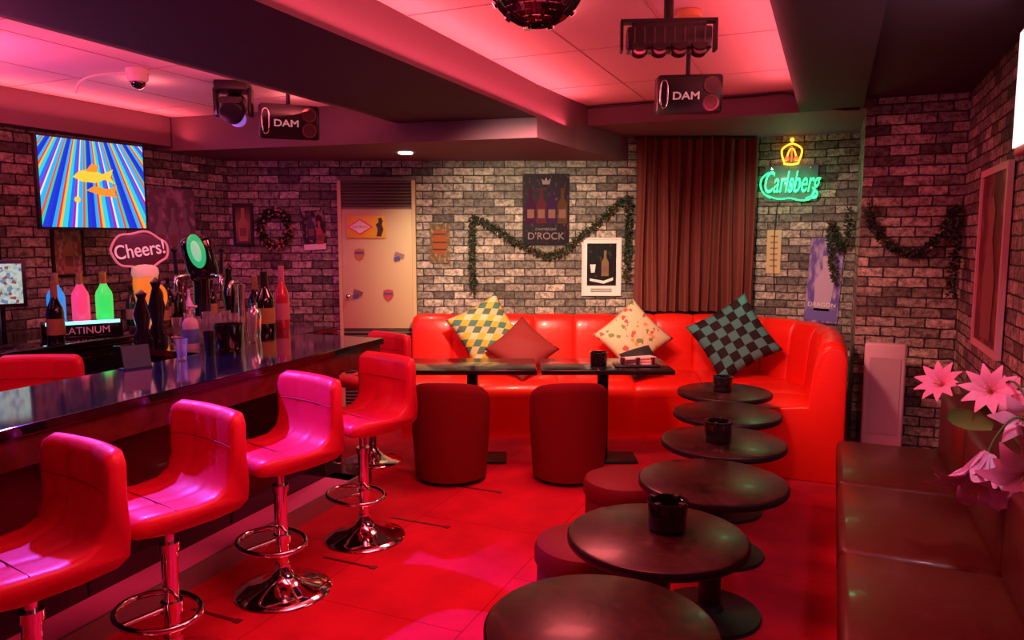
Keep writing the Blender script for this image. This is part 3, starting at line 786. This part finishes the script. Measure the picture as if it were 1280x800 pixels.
ring = [(.22*math.cos(a), -.01, .15*math.sin(a)+.012*math.sin(6*a)) for a in [2*PI*i/32 for i in range(32)]]
tube('rim', ring, .01, M('cheers_rim', (.7, .35, .35), .4, emi=(1, .35, .35), es=.15), cs, cyclic=True)
text('lettering', 'Cheers!', .13, (0, -.024, 0), (R(90), R(-8), 0), M('cheers_text', (.85, .6, .6), .4, emi=(1, .6, .6), es=.3), cs, .003, bevel=.001, sx=.95, sy=1.25)
cyl('post', .012, .55, (0, .03, -.37), BLACK, cs)

def onleft(name, y, z): return E(name, (-4.755, y, z), R(90))
poster('small_poster', onleft('small_poster', 3.42, 1.42), .2, .3, ramp_mat('pl1', 'noise', [(0, (.1, .04, .03)), (.5, (.3, .15, .1)), (.6, (.5, .4, .3))], 6, constant=False), BLACK, .012, d5)
poster('drinks_poster', onleft('drinks_poster', 4.3, 1.62), .45, .55, ramp_mat('pl2', 'noise', [(0, (.06, .04, .05)), (.5, (.15, .1, .13)), (.66, (.35, .25, .3))], 5, constant=False), deco=lambda e: [bottle_flat(e, x, -.22, .35, M('dl', (.2, .15, .18), .4)) for x in (-.12, 0, .12)])

# items on the bar
ZC = .935
def beer_tower():
    e = E('beer_tap_tower', (-3.42, 3.28, ZC), R(40))
    lathe('column', [(0, 0), (.09, 0), (.09, .02), (.05, .05), (.045, .3), (.06, .4), (.05, .5), (0, .52)], (0, 0, 0), BLACKG, e)
    box('head', (.17, .13, .26), (0, -.01, .46), BLACKG, e, bev=.04, seg=4, rot=(0, R(-12), 0))
    sph('medallion', .08, (-.01, -.08, .5), M('tap_green', (.02, .3, .12), .3, emi=(.03, .7, .25), es=.6), e, (.6, .2, 1.25), rot=(0, R(-12), 0))
    sph('medallion_core', .05, (-.01, -.095, .5), M('tap_mint', (.3, .6, .45), .3, emi=(.3, 1, .6), es=.5), e, (.5, .2, 1.25), rot=(0, R(-12), 0))
    for x in (-.12, .12):
        tube('spout', [(x*.4, -.05, .36), (x, -.1, .36), (x, -.13, .33), (x, -.13, .27)], .012, CHROME, e)
        tube('lever', [(x, -.09, .37), (x*1.05, -.1, .5)], .011, BLACKP, e); sph('knob', .02, (x*1.05, -.1, .51), BLACKP, e)
    box('drip_tray', (.3, .2, .02), (0, -.1, .01), CHROME, e, bev=.004)
beer_tower()
GLASS = M('clear_glass', (.9, .92, .95), .03, trans=.9)
def tumbler(x, y, h=.12, r=.03, mat=GLASS):
    e = E('drinking_glass', (x, y, ZC))
    lathe('glass', [(0, 0), (r*.75, 0), (r, h), (r*.92, h), (r*.68, .008), (0, .008)], (0, 0, 0), mat, e, 20)
for i in range(12): tumbler(-3.3+.085*(i % 4)+.01*i, 2.98+.09*(i//4), .14+.03*(i % 2))
tumbler(-2.8, 2.55, .1, .028); tumbler(-2.78, 2.7, .12, .028, BLACKG)
def decanter(x, y, h=.36):
    e = E('decanter', (x, y, ZC)); k = h/.36
    lathe('body', [(0, 0), (.05, 0), (.055, .02*k), (.03, .1*k), (.045, .2*k), (.02, .3*k), (.03, .33*k), (0, .36*k)], (0, 0, 0), BLACKG, e, 20)
decanter(-3.47, 3.0); decanter(-3.42, 2.86, .3); decanter(-3.5, 3.58, .42)
def shaker(x, y, h=.2):
    e = E('cocktail_shaker', (x, y, ZC))
    lathe('body', [(0, 0), (.03, 0), (.04, h*.6), (.034, h*.75), (.018, h*.85), (.018, h), (0, h)], (0, 0, 0), CHROME, e, 24)
shaker(-3.1, 3.36); shaker(-3.42, 3.72, .24)
e = E('menu_stand', (-2.8, 2.3, ZC), R(75))
box('card', (.12, .006, .1), (0, 0, .055), BLACKP, e, rot=(R(-15), 0, 0)); box('foot', (.12, .06, .006), (0, .01, .003), BLACKP, e)
sp = E('sanitizer_bottle', (-3.06, 2.85, ZC))
lathe('bottle', [(0, 0), (.036, 0), (.04, .01), (.04, .13), (.03, .155), (.014, .165), (.014, .18), (0, .18)], (0, 0, 0), M('sanit', (.6, .65, .7), .2), sp)
lathe('label', [(.0405, .03), (.041, .035), (.041, .1), (.0405, .105)], (0, 0, 0), M('lab_blue', (.1, .25, .6), .4), sp)
cyl('pump_stem', .006, .04, (0, 0, .2), WHITE, sp); box('pump_head', (.06, .02, .014), (.015, 0, .222), WHITE, sp, bev=.004)
bottle('champagne_bottle', (-3.2, 3.56, ZC), .37, BOT[2], r=.06, label=LABG, foil=BLACKP)
bottle('champagne_bottle', (-3.33, 3.62, ZC), .34, BOT[2], r=.045, label=LAB, foil=LABG)
bottle('sparkling_wine_bottle', (-3.22, 3.74, ZC), .40, M('btl_red', (.5, .03, .06), .15, coat=1), r=.045, label=M('label_rose', (.55, .2, .25), .5), foil=M('foil_pink', (.8, .3, .4), .3, .5))
e = E('serving_tap', (-3.25, 3.42, ZC))
cyl('post', .02, .3, (0, 0, .15), CHROME, e); tube('spout', [(0, 0, .3), (.0, -.05, .33), (0, -.1, .3), (0, -.1, .24)], .012, CHROME, e); cyl('foot', .05, .015, (0, 0, .008), CHROME, e)
e = E('ice_bucket', (-2.88, 2.93, ZC))
lathe('bucket', [(0, 0), (.06, 0), (.065, .01), (.075, .13), (.07, .13), (.06, .015), (0, .015)], (0, 0, 0), BLACKG, e)
for i in range(8): bottle('liquor_bottle', (-4.55+.07*(i % 2), 3.72+.08*i, .9), .28+.04*(i % 3), BOT[(i*2) % 3], label=[LAB, LABG, None][i % 3])
for i in range(5): bottle('liquor_bottle', (-4.3+.03*(i % 2), 3.78+.11*i, .9), .24+.03*((i+1) % 3), [BOT[1], BOT[2], BOT[4]][i % 3], label=[LABG, None][i % 2])
e = E('stacked_plates', (-3.0, 1.6, .81))
for i in range(6): lathe('plate', [(0, 0), (.05, 0), (.09, .012), (.088, .016), (.05, .005), (0, .005)], (0, 0, i*.01), PAPER, e)
for i in range(4):
    g = E('wine_glass', (-3.08+.08*(i % 2), 1.42-.1*(i//2)-.02*i, .81))
    lathe('glass', [(0, 0), (.035, 0), (.035, .003), (.005, .008), (.004, .09), (.03, .12), (.038, .16), (.03, .21), (.028, .21), (.035, .16), (.027, .124), (0, .1)], (0, 0, 0), GLASS, g, 20)

# ------------------------------------------------------------------ bench on the right wall
bn = E('wall_bench')
ys = [4.33, 3.55, 2.75, 1.95, 1.15, .35]
for a, b in zip(ys, ys[1:]):
    bx('seat_cushion', .06, .58, b+.002, a-.002, .27, .42, BENCH, bn, .03)
    bx('back_cushion', .54, .7, b+.002, a-.002, .4, .72, BENCH, bn, .03)
bx('base', .1, .72, .35, 4.3, 0, .28, BENCH, bn)
bx('back_board', .68, .745, .35, 4.33, 0, .73, BENCH, bn, .01)
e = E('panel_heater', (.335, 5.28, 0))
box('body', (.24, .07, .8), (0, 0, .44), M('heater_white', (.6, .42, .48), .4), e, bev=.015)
box('foot', (.26, .16, .04), (0, 0, .02), WHITE, e, bev=.008)
box('grille', (.18, .006, .5), (0, -.037, .5), M('heater_grey', (.5, .34, .4), .5), e)
def onright(name, y, z, off=.02): return E(name, (.75-off, y, z), R(-90))
def d8(e):
    poly('figure_print', [(-.12, -.4), (-.15, -.1), (-.06, .1), (-.08, .25), (0, .33), (.08, .25), (.05, .1), (.16, -.1), (.13, -.4)], .002, M('fig8', (.25, .08, .07), .5), e, (0, -.006, 0))
poster('framed_picture', onright('framed_picture', 4.4, 1.4), .62, .86, ramp_mat('pr8', 'noise', [(0, (.06, .015, .02)), (.5, (.14, .04, .04)), (.65, (.3, .14, .14))], 4, constant=False), M('pinkwood', (.7, .42, .42), .4), .035, d8)
e = E('illuminated_sign_box', (.69, 3.0, 2.08))
box('housing', (.1, 1.1, .5), (0, 0, 0), M('signhouse', (.6, .1, .15), .4), e, bev=.01)
box('face', (.01, 1.04, .44), (-.054, 0, 0), M('signface', (.9, .7, .75), .4, emi=(1, .55, .65), es=2.2), e)
box('face_end', (.06, .01, .44), (0, .552, 0), M('signface', (1, 1, 1)), e)

# flowers
PET = M('lily_pink', (.85, .5, .75), .5, var=.2, bscale=60); PET2 = M('flower_pink', (.85, .3, .5), .5); STEM = M('stem_green', (.06, .16, .04), .5); LEAF = M('leaf_green', (.12, .26, .05), .5)
def petals(nm, p, loc, rot, L, W, n, flare, mat, off=0, curl=.4):
    bm = bmesh.new()
    for k in range(n):
        a = 2*PI*k/n+off; K = 14; prev = None
        for i in range(K+1):
            t = i/K
            r = L*(.05+flare*t**1.7); z = L*(t-curl*t**3)
            w = W*math.sin(PI*min(1, (t*.9+.08))**.85)+.001
            c = Vector((r*math.cos(a), r*math.sin(a), z)); s = Vector((-math.sin(a), math.cos(a), 0))
            up = Vector((math.cos(a), math.sin(a), 0))*(-.3*w)
            wv = .12*w*math.sin(t*14+k)
            row = [bm.verts.new(c-s*w - up*.6+Vector((0, 0, wv))), bm.verts.new(c+up*.6), bm.verts.new(c+s*w-up*.6-Vector((0, 0, wv)))]
            if prev:
                bm.faces.new((prev[0], row[0], row[1], prev[1])); bm.faces.new((prev[1], row[1], row[2], prev[2]))
            prev = row
    return obj(nm, bm, mat, p, loc, rot, smooth=True)
fl = E('lily_arrangement', (.64, 2.86, .735))
lathe('vase', [(0, 0), (.05, 0), (.055, .01), (.04, .06), (.05, .13), (.06, .16), (.055, .16), (.045, .13), (0, .02)], (0, 0, 0), M('vase', (.1, .05, .06), .2, coat=1), fl)
def rotto(v):
    return Vector(v).normalized().to_track_quat('Z', 'Y').to_euler()
def bloom(tip, dirv, L, W, n, flare, mat, name='petals', inner=False, curl=.4):
    r = rotto(dirv)
    petals(name, fl, tip, r, L, W, n, flare, mat, curl=curl)
    if inner: petals(name+'_in', fl, tip, r, L*.93, W*1.15, 3, flare*.8, mat, off=.5, curl=curl)
    tube('stem', [(0, 0, .14), (tip[0]*.4, tip[1]*.4, max(tip[2], .1)*.8+.14), (tip[0]-dirv[0]*.02, tip[1]-dirv[1]*.02, tip[2]-dirv[2]*.02+.02), tip], .004, STEM, fl)
    for i in range(5):
        a = i*1.25; dv = Vector(dirv).normalized()
        side = dv.orthogonal(); side.rotate(Matrix.Rotation(a, 3, dv))
        q = Vector(tip)+dv*L*.6+side*.012
        tube('stamen', [tip, tuple(q)], .0015, GOLD, fl, smooth=False)
bloom((-.14, -.04, .06), (-.35, -.6, -.95), .26, .042, 6, .6, PET, inner=True, curl=.45)
bloom((-.03, -.12, .06), (-.3, -.8, -.3), .19, .04, 6, .7, PET, inner=True, curl=.5)
bloom((-.2, .6, .16), (-.4, -.6, .5), .1, .022, 10, .9, PET2)
bloom((-.1, .2, .22), (-.3, -.8, .4), .1, .022, 10, .9, PET2)
bloom((-.03, .05, .17), (-.3, -.9, .1), .1, .024, 6, .9, PET)
bloom((-.02, .3, .19), (-.3, -.8, .3), .08, .02, 10, .9, PET2)
for tip, dv in (((-.02, .3, .12), (-.8, -.1, .45)), ((-.1, .12, .12), (-.8, .5, .15)), ((0, .2, .1), (-.7, -.6, .3))):
    petals('leaf', fl, tip, rotto(dv), .22, .035, 1, .2, LEAF)

# ------------------------------------------------------------------ ceiling equipment
db = E('mirror_ball', (-.88, 2.23, 2.315))
bm = bmesh.new(); bmesh.ops.create_uvsphere(bm, u_segments=36, v_segments=20, radius=.155)
r = bmesh.ops.inset_individual(bm, faces=bm.faces[:], thickness=.002, depth=-.003)
obj('ball', bm, M('ball_facets', (.16, .12, .14), .12, .95), db)
for i in range(60):
    z = 1-2*(i+.5)/60; a = i*2.399; q = math.sqrt(1-z*z)
    cyl('lens', .011, .012, (.156*q*math.cos(a), .156*q*math.sin(a), .156*z), BLACKG, db, rot=rotto((q*math.cos(a), q*math.sin(a), z)), seg=12)
cyl('hanger', .012, .05, (0, 0, .175), CHROME, db, seg=12)

lb = E('stage_light_bar', (-.66, 3.14, 2.27), WA-R(4))
box('body', (.34, .1, .09), (0, 0, .045), BLACKP, lb, bev=.008)
box('top_ridge', (.3, .06, .03), (0, 0, .1), BLACKP, lb, bev=.006)
for i in range(8):
    box('fin', (.006, .104, .07), (-.14+.04*i, 0, .05), M('fin', (.1, .05, .055), .4), lb)
for i in range(4):
    x = -.12+.08*i
    cyl('lens_ring', .034, .05, (x, -.03, .01), BLACKP, lb, rot=(R(60), 0, 0), seg=20)
    cyl('lens', .025, .006, (x, -.052, -.003), M('stage_lens', (.3, .15, .18), .05), lb, rot=(R(60), 0, 0), seg=20)
for x in (-.19, .19): box('yoke_side', (.012, .05, .12), (x, 0, .06), BLACK, lb)
box('yoke_top', (.39, .05, .012), (0, 0, .12), BLACK, lb)
cyl('clamp', .02, .115, (0, 0, .18), BLACK, lb, seg=16)
tube('drop_cable', [(.1, .05, .08), (.13, .2, .15), (.05, .4, .12), (-.02, .7, .18)], .005, BLACKP, lb)

def speaker(loc, rz, tilt=R(8)):
    e = E('wall_speaker', loc, rot=(tilt, 0, rz))
    box('cabinet', (.34, .2, .2), (0, 0, 0), BLACKP, e, bev=.018, seg=3)
    for x, z_, r_ in ((.11, .045, .038), (.11, -.045, .038)):
        cyl('driver_rim', r_+.006, .012, (x, -.101, z_), M('spk_rim', (.1, .05, .055), .3), e, rot=(R(90), 0, 0))
        lathe('cone', [(r_, 0), (r_*.5, -.012), (r_*.3, -.012), (0, -.006)], (x, -.109, z_), M('spk_cone', (.35, .1, .08), .4), e, rot=(R(90), 0, 0))
    tube('accent', [(-.155, -.102, -.06), (-.155, -.102, .06), (-.135, -.102, .075), (-.115, -.102, .06), (-.115, -.102, -.06), (-.135, -.102, -.075)], .004, CHROME, e, cyclic=True)
    text('badge', 'DAM', .055, (-.02, -.104, -.01), (R(90), 0, 0), M('badge', (.7, .5, .5), .4, emi=(1, .6, .6), es=.2), e, .002, bevel=.001, sx=1.2)
    cyl('hanger', .012, .16, (0, .03, .15), BLACK, e, seg=12)
    box('mount', (.1, .08, .015), (0, .03, .225), BLACK, e)
speaker((-.76, 4.15, 2.28), WA-R(6)); speaker((-3.02, 3.62, 2.2), WA+R(20))

mh = E('moving_head_light', (-3.28, 3.45, 2.42), R(30), s=1.15)
box('base', (.16, .14, .05), (0, 0, -.025), BLACKP, mh, bev=.008)
for x in (-.085, .085): box('arm', (.02, .06, .14), (x, 0, -.1), BLACKP, mh, bev=.004)
cyl('head', .06, .14, (0, .0, -.13), BLACKP, mh, rot=(R(-60), 0, 0), bev=.006)
cyl('lens', .045, .01, (0, .065, -.17), M('mh_lens', (.3, .15, .6), .1, emi=(.4, .2, 1), es=.5), mh, rot=(R(-60), 0, 0))
for i in range(4): box('fin', (.1, .01, .02), (0, -.05-.012*i, -.09-.006*i), BLACKP, mh)
sc_cam = E('security_camera', (-3.5, 2.98, 2.42))
cyl('base', .06, .03, (0, 0, -.015), WHITE, sc_cam, bev=.004)
lathe('body', [(.055, -.03), (.055, -.055), (.045, -.07), (.0, -.07)], (0, 0, 0), WHITE, sc_cam)
sph('dome', .04, (0, 0, -.068), BLACKG, sc_cam)
tube('conduit', [(-.06, 0, -.015), (-.2, -.05, -.015), (-.35, -.1, -.05), (-.36, -.1, -.12)], .008, WHITE, sc_cam)
cyl('smoke_detector', .055, .03, (-.63, 3.44, 2.495), M('detector', (.7, .35, .15), .5), bev=.008)
cyl('downlight', .055, .012, (*bw(-.82, 5.8)[:2], 2.165), M('downl', (.9, .8, .7), .4, emi=(1, .85, .7), es=6))

# ------------------------------------------------------------------ lights
def area(name, loc, rot, sx, sy, col, pw, spread=180):
    l = bpy.data.lights.new(name, 'AREA'); l.shape = 'RECTANGLE'; l.size = sx; l.size_y = sy; l.color = col; l.energy = pw; l.spread = R(spread)
    o = bpy.data.objects.new(name, l); o.location = loc; o.rotation_euler = rot; sc.collection.objects.link(o); return o
def spot(name, loc, tgt, col, pw, ang=60, rad=.04, blend=.4):
    l = bpy.data.lights.new(name, 'SPOT'); l.color = col; l.energy = pw; l.spot_size = R(ang); l.spot_blend = blend; l.shadow_soft_size = rad
    o = bpy.data.objects.new(name, l); o.location = loc; o.rotation_euler = (Vector(tgt)-Vector(loc)).to_track_quat('-Z', 'Y').to_euler(); sc.collection.objects.link(o); return o
def point(name, loc, col, pw, rad=.05):
    l = bpy.data.lights.new(name, 'POINT'); l.color = col; l.energy = pw; l.shadow_soft_size = rad
    o = bpy.data.objects.new(name, l); o.location = loc; sc.collection.objects.link(o); return o
PK = (1, .12, .15)
area('cove_light_a', (-1.76, 2.6, 2.3), (R(180), R(20), 0), .08, 5.0, PK, 22)
area('cove_light_b', (-.31, 2.6, 2.3), (R(180), R(-20), 0), .08, 5.0, PK, 15)
area('cove_light_c', (-2.9, 2.4, 2.24), (R(180), R(-20), 0), .08, 3.6, PK, 13)
area('cove_light_d', (-4.5, 2.4, 2.24), (R(180), R(20), 0), .08, 3.6, PK, 13)
for q in ((-1.35, 2.2, 2.4), (-1.2, 3.1, 2.4), (-4.0, 2.4, 2.32), (-3.7, 3.2, 2.32), (-3.2, 3.9, 2.32)):
    point('ceiling_glow', q, (1, .22, .2), 1.3, .04)
area('red_wash_a', (-1.0, 2.2, 2.28), (0, 0, 0), .8, 1.6, (1, .09, .13), 46)
area('red_wash_b', (-1.6, 4.2, 2.26), (0, 0, 0), .5, .5, (1, .15, .16), 30)
spot('red_column', (-.9, 3.6, 2.2), (.5, 5.5, 1.2), (1, .1, .2), 42, 60)
spot('warm_wall', (-1.5, 3.4, 2.15), bw(.2, 6.4, 1.05), (1, .76, .5), 380, 62, .08, .9)
spot('warm_sofa', (-1.0, 3.6, 2.2), (-.5, 5.7, .6), (1, .5, .35), 110, 70, .08, .8)
spot('warm_alcove', (-.7, 4.6, 2.25), (-.25, 6.7, 1.3), (1, .8, .6), 85, 50, .06, .9)
spot('downlight_spot', bw(-.82, 5.8, 2.15), bw(-.82, 5.85, 0), (1, .8, .55), 30, 120, .04, .8)
spot('purple_spot', (-3.05, 2.3, 2.2), (-2.4, 2.05, .55), (.2, .1, 1), 420, 66, .02, .5)
spot('purple_spot_b', (-3.3, 3.3, 2.2), (-4.0, 4.2, 1.2), (.9, .1, .4), 50, 100, .06, .9)
point('neon_glow', (-.35, 6.5, 1.97), (.1, 1, .5), 1.5)
point('blue_glow', (-4.2, 2.4, 1.55), (.03, .12, 1), 8)
point('bar_pink', (-3.7, 2.2, 2.1), (1, .08, .2), 19, .15)
spot('lily_fill', (.55, 2.2, 2.2), (.45, 3.2, .8), (1, .55, .7), 40, 70, .1, .7)  # added fill spot to brighten the lilies, separate from the sign's own emission
w = bpy.data.worlds.new('world'); sc.world = w; w.use_nodes = True
w.node_tree.nodes['Background'].inputs['Color'].default_value = (.5, .08, .12, 1)
w.node_tree.nodes['Background'].inputs['Strength'].default_value = .1

# ------------------------------------------------------------------ camera
cam = bpy.data.cameras.new('camera'); cam.lens = 26; cam.sensor_width = 36; cam.clip_start = .05
co = bpy.data.objects.new('camera', cam); co.location = (0, 0, 1.5)
co.rotation_euler = (R(90-6.18), 0, R(23.4)); sc.collection.objects.link(co); sc.camera = co
